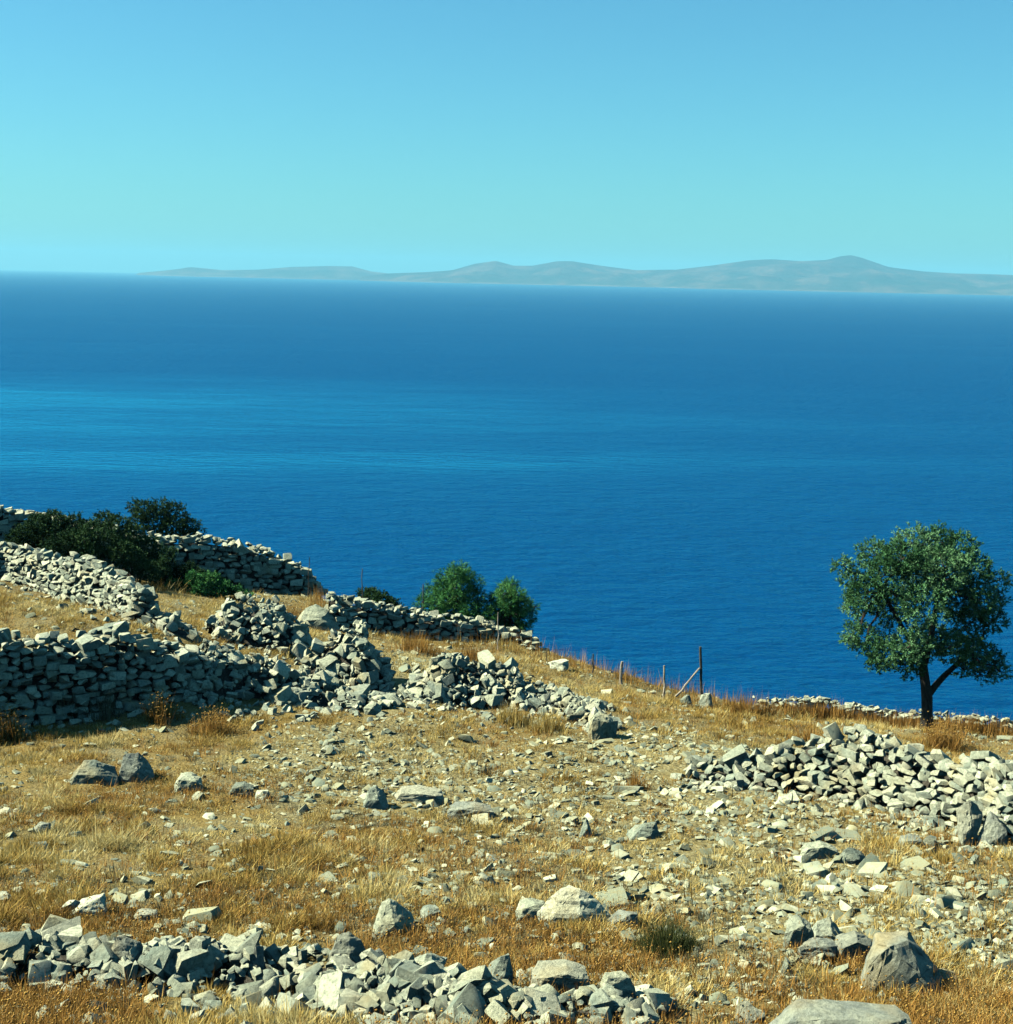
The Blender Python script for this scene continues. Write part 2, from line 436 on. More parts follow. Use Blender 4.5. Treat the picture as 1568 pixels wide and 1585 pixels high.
island('hazy island with a rounded dome hill in the middle of the horizon', [(560,428),(600,423),(660,421),(700,418),(735,408),(768,403.5),(795,411),(825,411),(862,404),(885,404),(930,411),(985,418),(1040,417),(1085,420),(1150,428),(1210,438)], 17600, 1500, 1500, 11)
island('long hazy island rising to a conical summit on the right horizon', [(940,437),(990,428),(1040,418),(1100,411),(1160,402.5),(1195,401),(1240,404),(1280,402),(1300,396.5),(1318,394.5),(1335,399),(1375,413),(1430,420),(1480,423),(1530,424),(1580,426),(1650,430),(1760,440),(1850,452)], 17200, 1900, 2000, 23)

# ------------------------------------------------------------------ rock shapes
def hull_mesh(pts, name):
    bm = bmesh.new()
    for v in pts: bm.verts.new(v)
    res = bmesh.ops.convex_hull(bm, input=bm.verts[:])
    bmesh.ops.delete(bm, geom=[g for g in res['geom_interior'] if isinstance(g, bmesh.types.BMVert)], context='VERTS')
    bmesh.ops.triangulate(bm, faces=bm.faces[:])
    bmesh.ops.recalc_face_normals(bm, faces=bm.faces[:])
    return bm
def rock_points(kind, seed):
    """angular broken stone: 'block' a skewed cuboid with knocked-off corners, 'chunk' an irregular lump, 'flake' a wedge"""
    r = np.random.default_rng(seed); pts = []
    if kind == 'block':
        for sx in (-1, 1):
            for sy in (-1, 1):
                for sz in (-1, 1):
                    c = np.array((sx, sy, sz)) * 0.5 * (1 + r.normal(0, .13, 3))
                    for ax in range(3):
                        q = c.copy(); q[ax] *= 1 - abs(r.normal(.26, .22)); pts.append(q)
    elif kind == 'chunk':
        p = r.uniform(2.3, 4.6)
        for i in range(r.integers(14, 24)):
            v = r.normal(size=3); v /= np.linalg.norm(v)
            pts.append(v * (np.abs(v) ** p).sum() ** (-1 / p) * .5 * r.uniform(.78, 1.05))
    else:
        for i in range(11):
            v = r.normal(size=3); v /= np.linalg.norm(v)
            v = v * .55 * r.uniform(.75, 1.05); v[2] *= .8 + .5 * v[0]; pts.append(v)
    return pts
def rock(kind, seed):
    bm = hull_mesh(rock_points(kind, seed), 'stone')
    for f in bm.faces: f.smooth = True
    me = bpy.data.meshes.new('stone'); bm.to_mesh(me); bm.free(); me.materials.append(M_STONE)
    me.set_sharp_from_angle(angle=math.radians(36))
    return me
NB = 30
ROCKS = [rock('chunk', 200 + i) for i in range(24)] + [rock('block', 100 + i) for i in range(6)] + [rock('flake', 300 + i) for i in range(10)]
ROCK_V = []; ROCK_F = []
for me in ROCKS:
    v = np.empty(len(me.vertices) * 3, np.float32); me.vertices.foreach_get('co', v); ROCK_V.append(v.reshape(-1, 3))
    ROCK_F.append(np.array([p.vertices[:] for p in me.polygons], np.int32))

def join_rocks(items):
    Vs, Fs, o = [], [], 0
    for k, mw in items:
        A = np.array(mw)
        v = ROCK_V[k] @ A[:3, :3].T + A[:3, 3]
        Vs.append(v); Fs.append(ROCK_F[k] + o); o += len(v)
    me = mesh_np('stones', np.concatenate(Vs), np.concatenate(Fs), None, True)
    me.set_sharp_from_angle(angle=math.radians(36))
    return me

def mat_trs(loc, rot, sc):
    return Matrix.Translation(loc) @ rot.to_4x4() @ Matrix.Diagonal((*sc, 1))

def put_stones(root, items, limit=300):
    """items (variant, matrix, weight): the ones that show largest become parts, the rest one stuff part"""
    items = sorted(items, key=lambda t: -t[2])
    base = root.matrix_basis.inverted() if root.parent is None else Matrix()
    loc = Vector(root.location)
    for k, mw, w in items[:limit]:
        o = bpy.data.objects.new('stone', ROCKS[k]); COL.objects.link(o); o.parent = root
        o.matrix_basis = Matrix.Translation(-loc) @ mw
    rest = items[limit:]
    if rest:
        me = join_rocks([(k, Matrix.Translation(-loc) @ mw) for k, mw, w in rest]); me.materials.append(M_STONE)
        o = link('rubble_fill', me, None, root); o['kind'] = 'stuff'

WALLSEG = []     # (x, y, halfwidth) samples that keep the grass off the stones
def path_world(pts):
    """pts (px, py, height) along the foot of the wall, as seen"""
    P = [];
    for px, py, h, *rest in pts:
        if rest: q = at(px, py, rest[0]); q.z = gz(q.x, q.y)
        else: q = place(px, py)
        P.append((q.x, q.y, h))
    P = np.array(P)
    d = np.concatenate([[0], np.cumsum(np.hypot(*(P[1:, :2] - P[:-1, :2]).T))])
    return P, d

def stone_wall(name, label, cat, pts, tb=0.8, tt=0.5, size=0.26, rough=0.25, spill=0.5, seed=1, course=0.62, heap=False, cap=1.3, hvar=0.25, big=0.05):
    R = random.Random(seed)
    P, d = path_world(pts); L = d[-1]
    def pos(s):
        return np.array([np.interp(s, d, P[:, i]) for i in range(3)])
    mid = pos(L / 2); root = empty(name, (mid[0], mid[1], gz(mid[0], mid[1])))
    tag(root, label, cat)
    items = []
    def frame(s):
        a, b = pos(max(0, s - 0.3)), pos(min(L, s + 0.3))
        t = Vector((b[0] - a[0], b[1] - a[1], 0)); t.normalize()
        nrm = Vector((t.y, -t.x, 0))
        c = pos(s)
        if nrm.dot(Vector((-c[0], -c[1], 0))) < 0: nrm = -nrm
        return c, t, nrm
    def height(s):
        h = pos(s)[2]
        return h * (1 + hvar * (2 * float(fbm(np.array([s * 1.1]), np.array([seed * 3.7]), seed, 3)[0]) - 1))
    # the path is the visible foot: the centre line lies half a thickness behind it
    def centre(s):
        c, t, nrm = frame(s)
        return Vector((c[0], c[1], 0)) - nrm * tb * 0.5, t, nrm
    gcache = {}
    def gzz(x, y):
        k = (round(x * 4), round(y * 4))
        if k not in gcache: gcache[k] = gz(x, y)
        return gcache[k]
    def add(p, t, sc, jit, w):
        yaw = math.atan2(t.y, t.x) + R.gauss(0, jit * 0.9)
        rot = (Matrix.Rotation(yaw, 3, 'Z') @ Matrix.Rotation(R.gauss(0, jit), 3, 'X') @ Matrix.Rotation(R.gauss(0, jit), 3, 'Y') @ Matrix.Rotation(R.choice((0, math.pi)), 3, 'Z'))
        k = R.randrange(NB) if (not heap and R.random() < .85) else R.randrange(len(ROCKS))
        m = mat_trs(p, rot, sc)
        dist = math.hypot(p[0], p[1])
        items.append((k, m, w * max(sc) / dist))
    n = max(2, int(L / 0.35)); ss = np.linspace(0, L, n)
    # core
    Vc = []; prof = [(0.5, 0), (0.46, .45), (0.36, .85), (0.0, 1.0), (-0.36, .85), (-0.46, .45), (-0.5, 0)] if not heap else [(0.5, 0), (0.36, .4), (0.2, .75), (0, 0.9), (-0.2, .75), (-0.36, .4), (-0.5, 0)]
    for s in ss:
        c, t, nrm = centre(s); h = height(s) - size * (0.35 if not heap else 0.3)
        th = tb - size * 1.3
        for f, z in prof:
            q = c + nrm * (f * 2 * 0.5 * (th if heap else (th + (tt - tb) * z)))
            Vc.append((q.x - root.location.x, q.y - root.location.y, gzz(q.x, q.y) - 0.12 + max(h, 0.02) * z - root.location.z))
        WALLSEG.append((c.x, c.y, tb * 0.5))
    k = len(prof); Fc = []
    for i in range(n - 1):
        for j in range(k - 1): Fc.append((i * k + j, i * k + j + 1, (i + 1) * k + j + 1, (i + 1) * k + j))
    me = bpy.data.meshes.new('core'); me.from_pydata(Vc, [], Fc)
    link('earth_core', me, M_CORE, root)
    if not heap:
        hmax = P[:, 2].max() * (1 + hvar)
        ch = size * course
        for side in (1, -1):
            j = 0
            while j * ch < hmax:
                s = R.random() * size
                while s < L:
                    w = size * R.uniform(0.55, 1.55) * (1.5 if R.random() < big else 1)
                    h = height(s)
                    if j * ch < h - ch * 0.3:
                        c, t, nrm = centre(s)
                        z = (j + 0.5) * ch + R.gauss(0, 0.12 * ch)
                        th = tb + (tt - tb) * min(1, z / max(h, .1))
                        p = c + nrm * side * (th * 0.5 - size * 0.25 + R.gauss(0, size * 0.08 * (1 + rough)))
                        p.z = gzz(p.x, p.y) + z - 0.04
                        add(p, t, (w * 1.0, size * R.uniform(0.8, 1.3), ch * R.uniform(0.8, 1.25)), rough, 1.0 if side == 1 else 0.35)
                    s += w * R.uniform(0.82, 1.0)
                j += 1
        s = 0
        while s < L:
            w = size * cap * R.uniform(0.5, 1.4)
            c, t, nrm = centre(s); h = height(s)
            p = c + nrm * R.uniform(-.4, .45) * tt; p.z = gzz(p.x, p.y) + h + R.uniform(-.3, .25) * size
            add(p, t, (w, w * R.uniform(.6, 1.1), w * R.uniform(.35, .8)), rough * 1.6 + .1, 1.1)
            s += w * R.uniform(.3, .6)
    else:
        N = int(L * tb * 3.6 / (size * size))
        for _ in range(N):
            s = R.random() * L; c, t, nrm = centre(s); h = height(s)
            u = R.uniform(-1, 1)
            z = h * max(0, (1 - abs(u) ** 1.5)) * R.uniform(0.72, 1.03)
            p = c + nrm * (u * tb * 0.52); w = size * min(2.4, math.exp(R.gauss(-0.32, 0.52)))
            p.z = gzz(p.x, p.y) + z - w * 0.1
            add(p, t, (w * R.uniform(.9, 1.35), w * R.uniform(.7, 1.1), w * R.uniform(.45, .95)), rough + .25, 1.0 if u > -.3 else .4)
    # fallen stones at the foot
    for _ in range(int(L / size * spill * 2.2)):
        s = R.random() * L; c, t, nrm = centre(s)
        p = c + nrm * (tb * 0.45 + abs(R.gauss(0, 0.35 + 0.3 * spill))) * (1 if R.random() < .8 else -1)
        w = size * math.exp(R.gauss(-0.35, 0.4)); p.z = gzz(p.x, p.y) + w * 0.12
        add(p, t, (w * 1.2, w * .9, w * .7), rough + .3, 1.0)
    put_stones(root, items)
    return root

# ---- the walls, nearest last
stone_wall('stone_wall', 'dark shaded dry stone wall on the skyline at the far left beside the bushes', 'stone wall',
           [(-160,835,1.45,42.3),(0,850,1.45,43.0),(130,868,1.35,43.8),(230,890,1.25,44.4),(330,915,1.5,45.0),(400,935,1.3,45.4),(450,945,1.0,45.7),(500,955,0.6,46)], tb=.75, tt=.55, size=.27, rough=.12, spill=.2, seed=5, cap=.9, hvar=.12)
stone_wall('stone_wall', 'shaded dry stone wall on the skyline running below the two small pines', 'stone wall',
           [(515,972,0.95,38.6),(560,978,0.88,38.9),(620,985,0.75,39.2),(680,993,0.66,39.4),(740,1003,0.58,39.6),(790,1015,0.5,39.7),(835,1032,0.25,39.6)], tb=.75, tt=.55, size=.24, rough=.12, spill=.25, seed=6, cap=1.0, hvar=.15)
stone_wall('stone_wall', 'long low dark wall at the field edge behind the olive tree', 'stone wall',
           [(1172,1103,0.46,32.7),(1260,1117,0.46,32.9),(1350,1130,0.46,33.1),(1435,1140,0.46,33.3),(1568,1152,0.46,33.5),(1650,1160,0.46,33.6)], tb=.45, tt=.3, size=.17, rough=.10, spill=.05, seed=7, cap=.6, hvar=.15)
stone_wall('stone_wall', 'sunlit pale dry stone wall in the grass at the left edge, upslope terrace', 'stone wall',
           [(-120,880,0.75),(0,897,0.85),(75,920,0.9),(85,928,1.0),(150,945,0.95),(200,962,0.62),(235,972,0.36),(262,984,.12)], tb=.8, tt=.5, size=.18, rough=.3, spill=.9, seed=8, cap=1.5)
stone_wall('stone_wall', 'pale stub of fallen dry wall left of the steep stone heap', 'stone wall',
           [(335,992,0.45),(385,1002,1.05),(430,1012,1.1),(475,1020,0.55)], tb=1.7, tt=.6, size=.155, rough=.38, spill=1.6, seed=9, heap=True)
stone_wall('stone_heap', 'steep pale stone heap right of the broken wall stub', 'stone heap',
           [(460,1062,0.4),(510,1072,1.1),(560,1078,1.2),(612,1080,0.6)], tb=2.0, tt=.6, size=.16, rough=.4, spill=2.0, seed=10, heap=True)
stone_wall('stone_heap', 'long pale tumbled stone heap below the two small pines', 'stone heap',
           [(600,1080,0.3),(650,1088,0.75),(700,1095,1.0),(760,1098,0.95),(800,1100,0.65),(835,1104,0.42),(868,1110,0.2)], tb=1.8, tt=.8, size=.155, rough=.45, spill=1.8, seed=12, heap=True)
stone_wall('stone_wall', 'dark shaded dry stone wall at the left above the stony field', 'stone wall',
           [(-120,1132,1.62,24.8),(0,1128,1.55,25.4),(100,1122,1.5,26.0),(180,1118,1.38,26.5),(260,1113,1.08,27.1),(310,1110,.75,27.6),(350,1106,.5,28.0)], tb=.8, tt=.6, size=.22, rough=.10, spill=.45, seed=13, cap=1.2, hvar=.14)
stone_wall('stone_heap', 'short low trail of pale stones beyond the right end of the long tumbled heap', 'stone heap',
           [(815,1092,.28),(850,1105,.34),(885,1122,.32),(910,1136,.18)], tb=.8, tt=.4, size=.16, rough=.45, spill=1.6, seed=18, heap=True)
stone_wall('stone_heap', 'low rubble spill at the lower right end of the dark shaded wall', 'stone heap',
           [(290,1112,.5,27.2),(340,1112,.85,27.6),(400,1110,.85,28.1),(450,1112,.55,28.3),(510,1122,.3,28.2),(550,1130,.12,27.8)], tb=1.5, tt=.6, size=.175, rough=.4, spill=1.6, seed=17, heap=True)
stone_wall('stone_wall', 'sunlit tumbled dry stone wall at the right edge in front of the olive tree', 'stone wall',
           [(1040,1212,0.22),(1110,1218,0.38),(1180,1228,0.50),(1235,1234,0.85),(1275,1240,1.0),(1350,1252,0.9),(1420,1268,0.85),(1480,1285,0.95),(1540,1302,1.05),(1640,1325,1.1)], tb=1.35, tt=.5, size=.17, rough=.36, spill=.9, seed=14, cap=1.5, hvar=.18, big=.09)
stone_wall('stone_heap', 'collapsed line of blocky stones along the bottom left of the field', 'stone heap',
           [(-90,1545,.30),(0,1545,.32),(120,1545,.30),(230,1540,.30),(330,1540,.24),(430,1550,.26),(520,1570,.34),(600,1595,.34),(700,1610,.36),(820,1610,.28),(930,1612,.26),(1000,1615,.16)], tb=1.15, tt=.5, size=.155, rough=.45, spill=1.3, seed=15, heap=True, hvar=.35)

# ------------------------------------------------------------------ boulders
BASE = [(-.5, -.42, -.5), (.5, -.38, -.5), (.46, .42, -.5), (-.46, .45, -.5)]
SHAPES = {
 'wedge': BASE + [(-.28, -.25, .42), (-.12, -.3, .5), (.02, .2, .48), (-.3, .3, .4), (.1, -.1, .42), (.44, -.1, -.3), (-.48, -.3, .0), (.2, -.36, -.1), (.3, .3, .0)],
 'hump': BASE + [(-.42, -.2, .05), (-.25, -.1, .42), (0, 0, .5), (.25, 0, .32), (.49, -.05, -.05), (-.1, .35, .35), (.3, .3, .1), (-.46, -.35, -.2), (.1, -.45, .12), (-.3, -.42, .1), (.45, -.3, -.3)],
 'loaf': BASE + [(-.5, -.1, -.1), (-.32, -.2, .32), (-.1, -.25, .5), (.45, -.3, .38), (.5, -.2, .28), (.45, .3, .35), (-.15, .3, .45), (.49, -.42, -.4), (-.05, -.45, .12), (-.45, -.35, -.35), (.2, -.4, .34)],
 'peak': BASE + [(-.06, 0, .5), (.12, .05, .4), (-.3, -.2, .05), (.35, -.1, -.1), (.05, -.36, .12), (-.2, .3, .1), (.2, .3, .0)],
 'ramp': BASE + [(-.5, -.1, -.35), (.18, -.2, .45), (.38, -.1, .5), (.48, -.2, .08), (.4, .3, .42), (-.1, -.35, .12), (-.15, .3, .2), (.3, -.4, .1)],
 'ledge': BASE + [(-.5, -.2, .1), (-.3, -.4, .3), (-.35, .3, .4), (.1, -.42, .42), (.05, .35, .5), (.48, -.3, .12), (.42, .3, .3), (.3, -.45, .3)],
 'slope': BASE + [(-.48, -.25, .15), (-.4, -.1, .42), (-.3, -.3, .4), (-.05, -.2, .5), (.05, .25, .46), (-.35, .3, .4), (.2, -.15, .2), (.5, -.1, -.35), (.35, .3, -.1), (.0, -.42, .1)],
 'fin': BASE + [(-.42, -.1, .2), (-.1, -.1, .5), (.3, 0, .46), (.45, -.1, .1), (-.3, .3, .3), (.2, .3, .4), (0, -.4, .05)],
}
def boulder_mesh(seed, p=3.0, shape=None):
    r = np.random.default_rng(seed)
    kind = 'chunk'
    pts = rock_points(kind, seed * 7) if shape is None else [np.array(q) + r.normal(0, .035, 3) for q in SHAPES[shape]]
    bm = hull_mesh(pts, 'boulder')
    bmesh.ops.bevel(bm, geom=bm.edges[:], offset=0.012, segments=1, affect='EDGES', profile=0.6)
    bmesh.ops.triangulate(bm, faces=bm.faces[:])
    for it in range(3):
        bmesh.ops.subdivide_edges(bm, edges=[e for e in bm.edges if e.calc_length() > 0.10], cuts=1, use_grid_fill=True)
        bmesh.ops.triangulate(bm, faces=bm.faces[:])
    co = np.array([v.co[:] for v in bm.verts])
    nn = fbm(co[:, 0] * 5 + seed, co[:, 1] * 5 + co[:, 2] * 6.3, seed, 4) - 0.5
    q = co[:, 2] * 6 + co[:, 0] * 1.6 + co[:, 1] + seed * .37 + nn * .8
    crack = -np.exp(-((q % 1) - .5) ** 2 / .006)
    bm.normal_update()
    for v, a, b in zip(bm.verts, nn, crack): v.co += v.normal * (a * 0.075 + b * 0.022)
    bmesh.ops.recalc_face_normals(bm, faces=bm.faces[:])
    me = bpy.data.meshes.new('boulder'); bm.to_mesh(me); bm.free()
    me.materials.append(M_BLUESTONE if seed in GREYS else M_STONE)
    return me

GREYS = {303, 307, 313, 318, 320, 321, 323, 326, 328, 329, 330, 334, 335, 338, 342, 353}
def boulder(label, x0, y0, x1, y1, seed, yaw=0.0, tilt=0.0, depth=0.8, sink=0.5, Y=None, p=3.0, name='boulder', roll=0.0, cat='boulder', shape=None, lift=0.0):
    """x0..y1: extent on the photograph; stands on the hillside there"""
    xm = (x0 + x1) / 2
    if Y is None: q = place(xm, y1)
    else: q = at(xm, y1, Y); q.z = gz(q.x, q.y)
    dist = (q - cam.location).length
    w = (x1 - x0) / FPX * dist; h = (y1 - y0) / FPX * dist * 1.02
    dep = math.asin((CAMZ - q.z) / dist)
    h = max((h - .45 * depth * w * math.sin(dep)) / math.cos(dep), .4 * h)
    me = boulder_mesh(seed, p=p, shape=shape)
    hh = h * (1 + sink)
    o = link(name, me)
    d = depth * w
    o.matrix_basis = Matrix.Translation((q.x, q.y + d * 0.35, q.z + lift + hh * 0.5 - h * sink)) @ (Matrix.Rotation(yaw, 3, 'Z') @ Matrix.Rotation(tilt, 3, 'Y') @ Matrix.Rotation(roll, 3, 'X')).to_4x4() @ Matrix.Diagonal((w, d, hh, 1))
    tag(o, label, cat)
    return o
B = boulder
B('humped pale slab outcrop lying in the middle of the lower field', 838, 1378, 948, 1434, 301, depth=.7, tilt=0, sink=.5, shape='hump')
B('low pale rock touching the left side of the humped slab outcrop', 800, 1398, 846, 1426, 302, sink=.4, shape='ledge')
B('thin dark rock sloping off the right end of the humped slab outcrop', 940, 1410, 986, 1438, 303, tilt=.3, shape='ramp')
B('rounded pale rock in dry grass above the collapsed stone line', 572, 1394, 642, 1448, 304, tilt=0, shape='hump')
B('small white rock just right of the rounded pale rock', 648, 1404, 682, 1428, 305)
B('brown wedge boulder with a lit left end in the left of the field', 108, 1179, 178, 1214, 306, tilt=0, depth=.6, shape='hump')
B('dark upright boulder leaning beside the brown wedge boulder', 179, 1171, 235, 1214, 307, tilt=0, depth=.6, shape='hump')
B('low grey rock right of the two leaning boulders', 270, 1200, 312, 1226, 308, shape='ledge')
B('pale knobbly rock in straw right of the low grey rock', 354, 1213, 390, 1234, 309, shape='ledge')
B('small white cube-like rock beside the pale knobbly rock', 393, 1224, 419, 1240, 310)
B('upright pointed pale rock in the middle of the stony field', 560, 1218, 600, 1256, 311, depth=.7, tilt=0, shape='hump')
B('flat pale ledge of rock right of the upright pointed rock', 606, 1224, 688, 1246, 312, depth=.5, tilt=0, shape='ledge')
B('dark undercut ledge of rock at the end of the flat pale ledge', 694, 1246, 764, 1268, 313, depth=.5, shape='ledge')
B('small white pyramid rock right of the middle of the stony field', 894, 1270, 920, 1296, 314, depth=.8, shape='peak')
B('striped pale slab in the stony field below the tumbled wall end', 965, 1275, 1019, 1302, 315, depth=.7, tilt=0, shape='ramp')
B('long low pale rock ridge in the grass below the right wall', 1239, 1310, 1297, 1334, 316, depth=.5, shape='ledge')
B('dark-ended hump of the low pale rock ridge below the right wall', 1295, 1312, 1347, 1338, 317, depth=.6, tilt=0, shape='hump')
B('dark flat stone on the ground between the pale ridge and the wall', 1394, 1298, 1430, 1316, 318, depth=.8, sink=.1, shape='ledge')
B('largest cream boulder set at the foot of the right wall', 1472, 1244, 1522, 1312, 319, depth=.8, p=4)
B('grey rounded boulder leaning right of the largest cream boulder', 1512, 1262, 1558, 1312, 320, depth=.8)
B('large grey boulder with a dark sloping right face at lower right', 1346, 1458, 1494, 1546, 321, depth=.6, shape='slope')
B('pale block leaning on the front of the large grey boulder', 1350, 1476, 1396, 1520, 322, tilt=0.2, shape='fin')
B('dark blocky rock left of the large grey boulder', 1292, 1452, 1352, 1492, 323, depth=.7, shape='ledge')
B('pale jagged rock at the head of the small lower right rock pile', 1252, 1430, 1312, 1464, 324, depth=.7, tilt=0, shape='hump')
B('brown tilted slab at the left of the small lower right rock pile', 1216, 1430, 1258, 1470, 325, tilt=0, shape='ledge')
B('grey rock in the middle of the small lower right rock pile', 1236, 1456, 1296, 1490, 326)
B('small white pointed stone below the lower right rock pile', 1206, 1486, 1230, 1512, 327, shape='peak')
B('flat blue grey slab in weeds right of the large grey boulder', 1444, 1508, 1486, 1530, 328, sink=.2, shape='ledge')
B('broad grey boulder cut by the bottom edge of the picture', 1184, 1566, 1392, 1640, 329, depth=.45, sink=.4, shape='loaf')
B('small grey rock left of the broad bottom boulder', 1140, 1556, 1184, 1592, 330)
B('pale tilted slab in the grass above the left stone line', 90, 1392, 158, 1422, 331, depth=.7, tilt=0, shape='ramp')
B('thin pale flake of rock right of the tilted slab', 206, 1412, 242, 1430, 332, shape='ledge')
B('small white stone at the left edge above the stone line', -14, 1386, 16, 1402, 333)
B('big dark domed stone on the left part of the bottom stone line', 160, 1424, 228, 1472, 334, depth=.6, tilt=0, Y=13.3, shape='hump', lift=.12)
B('upright grey fin of stone on the middle of the bottom stone line', 386, 1452, 410, 1492, 335, depth=.7, Y=13.3, shape='fin', lift=.12)
B('pale cube block on the bottom stone line left of the upright fin', 284, 1448, 326, 1490, 336, depth=.8, Y=13.3, p=5, lift=.12)
B('large pale square block in the bottom stone line', 624, 1510, 690, 1566, 337, depth=.8, Y=12.9, p=5, tilt=.12, lift=.12)
B('broad grey triangular rock above the square block of the stone line', 506, 1462, 570, 1522, 338, depth=.7, Y=13.3, tilt=0, shape='hump', lift=.12)
B('pale slanting block right of the square block of the stone line', 744, 1512, 790, 1556, 339, Y=12.9, tilt=0, shape='ramp', lift=.12)
B('wide flat pale stone at the right part of the stone line', 822, 1504, 912, 1540, 340, depth=.6, Y=12.8, shape='ledge', lift=.12)
B('round shouldered pale stone at the right end of the stone line', 930, 1548, 984, 1592, 341, Y=12.4, p=4, lift=.12)
B('dark cavity-edged stone above the pale square block', 560, 1478, 600, 1510, 342, Y=13.3, tilt=.5, lift=.12)
B('pale bare rock outcrop below the skyline wall near the dark wall end', 452, 948, 522, 986, 343, depth=.8, tilt=0, Y=38.4, shape='hump')
B('white rounded rock on top of the skyline wall by the small pines', 666, 944, 720, 978, 344, depth=.6, Y=39.8, tilt=0, shape='hump')
B('pale flat stone on the grassy skyline left of the fence posts', 846, 1050, 884, 1068, 345, Y=36)
B('square pale rock on the skyline under the braced fence post', 1052, 1076, 1078, 1096, 346, Y=33.5, p=5)
B('smaller square pale rock right of the one under the braced post', 1082, 1074, 1104, 1098, 347, Y=33.5, p=5)
B('white round boulder at the lower end of the dark shaded wall', 438, 1046, 474, 1074, 348, Y=28.4)
B('pale boulder standing on the dark shaded wall top', 136, 972, 168, 1000, 349, Y=26.7, p=4)
B('pale rounded rock on the straw below the tumbled heap', 562, 1086, 592, 1108, 350)
B('grey fractured boulder at the right end of the long tumbled heap', 908, 1098, 958, 1146, 351, depth=.8, tilt=.35)
B('pale rock at the left of the grey fractured boulder', 846, 1066, 872, 1088, 352, Y=30)
B('small dark round stone in straw at the left of the field', 52, 1276, 76, 1294, 353, sink=.1)

# ------------------------------------------------------------------ loose stones
def sample_field(N, y0=9.5, y1=46, seed=0, tl=0.44):
    r = np.random.default_rng(seed)
    y = np.exp(r.uniform(math.log(y0), math.log(y1), N)); x = y * r.uniform(-tl, tl, N)
    yr = np.interp(x, RX, RY)
    k = y < yr + 0.6
    return x[k], y[k], r
WS = np.array(WALLSEG)
def wall_clear(x, y, f=1.0):
    ok = np.ones(len(x), bool)
    for i in range(0, len(x), 8000):
        d = np.hypot(x[i:i + 8000, None] - WS[None, :, 0], y[i:i + 8000, None] - WS[None, :, 1]) - WS[None, :, 2] * f
        ok[i:i + 8000] = d.min(1) > 0
    return ok
x, y, r = sample_field(70000, seed=4)
c = cover(x, y)
keep = (r.random(len(x)) < np.clip((c - 0.22) * 1.45, 0.26, 1)) & wall_clear(x, y, .9)
x, y, c = x[keep], y[keep], c[keep]
sz = np.clip(np.exp(r.normal(math.log(0.050), 0.55, len(x))), 0.018, 0.24)
z = ground(x, y)
allst = []
FIELD = [me.copy() for me in ROCKS]
for me in FIELD: me.materials[0] = M_GRAVEL
RR = random.Random(3)
for i in range(len(x)):
    s = sz[i]
    rot = Euler((RR.gauss(0, .35), RR.gauss(0, .35), RR.uniform(0, 6.28))).to_matrix()
    sc = (s * RR.uniform(1.0, 1.7), s * RR.uniform(.8, 1.2), s * RR.uniform(.28, .7))
    allst.append((RR.randrange(len(ROCKS)) if s > .07 else 30 + RR.randrange(10), mat_trs((x[i], y[i], z[i] + sc[2] * 0.12), rot, sc), s / y[i]))
allst.sort(key=lambda t: -t[2])
for k, mw, w in allst[:300]:
    o = bpy.data.objects.new('loose_stone', FIELD[k]); COL.objects.link(o); o.matrix_basis = mw
    tag(o, 'small loose field stone lying on the dry soil', 'stone', 'loose stones scattered over the field')
me = join_rocks([(k, mw) for k, mw, w in allst[300:]]); me.materials.append(M_GRAVEL)
tag(link('gravel', me), 'pale grey gravel and pebbles strewn over the dry soil', 'gravel', kind='stuff')

# ------------------------------------------------------------------ grass, weeds
def blades(x, y, z, hgt, nb, spread, lean, width, tint, seed):
    """triangle blades; per tuft arrays"""
    r = np.random.default_rng(seed)
    rep = np.repeat(np.arange(len(x)), nb); n = len(rep)
    a = r.uniform(0, 2 * np.pi, n); rad = spread[rep] * np.sqrt(r.random(n))
    bx = x[rep] + np.cos(a) * rad; by = y[rep] + np.sin(a) * rad; bz = z[rep] - 0.02
    h = hgt[rep] * r.uniform(0.5, 1.15, n); a2 = a + r.normal(0, 0.9, n); ln = lean * r.random(n) ** 1.3 * h
    tip = np.stack([bx + np.cos(a2) * ln, by + np.sin(a2) * ln, bz + h], -1)
    wa = r.uniform(0, np.pi, n); w = width * r.uniform(.6, 1.4, n)
    off = np.stack([np.cos(wa) * w, np.sin(wa) * w, 0 * w], -1) * 0.5
    b = np.stack([bx, by, bz], -1)
    V = np.stack([b - off, b + off, tip], 1).reshape(-1, 3)
    t = np.clip(tint[rep] + r.normal(0, .16, n), 0, 1)
    return V, np.arange(len(V)).reshape(-1, 3), np.repeat(t, 3), tip, t

def octa(C, s, t, seed):
    r = np.random.default_rng(seed)
    o = np.array([(1, 0, 0), (-1, 0, 0), (0, 1, 0), (0, -1, 0), (0, 0, .8), (0, 0, -.6)], float)
    f = np.array([(0, 2, 4), (2, 1, 4), (1, 3, 4), (3, 0, 4), (2, 0, 5), (1, 2, 5), (3, 1, 5), (0, 3, 5)])
    n = len(C); V = C[:, None, :] + o[None] * (s[:, None, None] * r.uniform(.6, 1.4, (n, 6, 1)))
    F = f[None] + 6 * np.arange(n)[:, None, None]
    return V.reshape(-1, 3), F.reshape(-1, 3), np.repeat(t, 6)

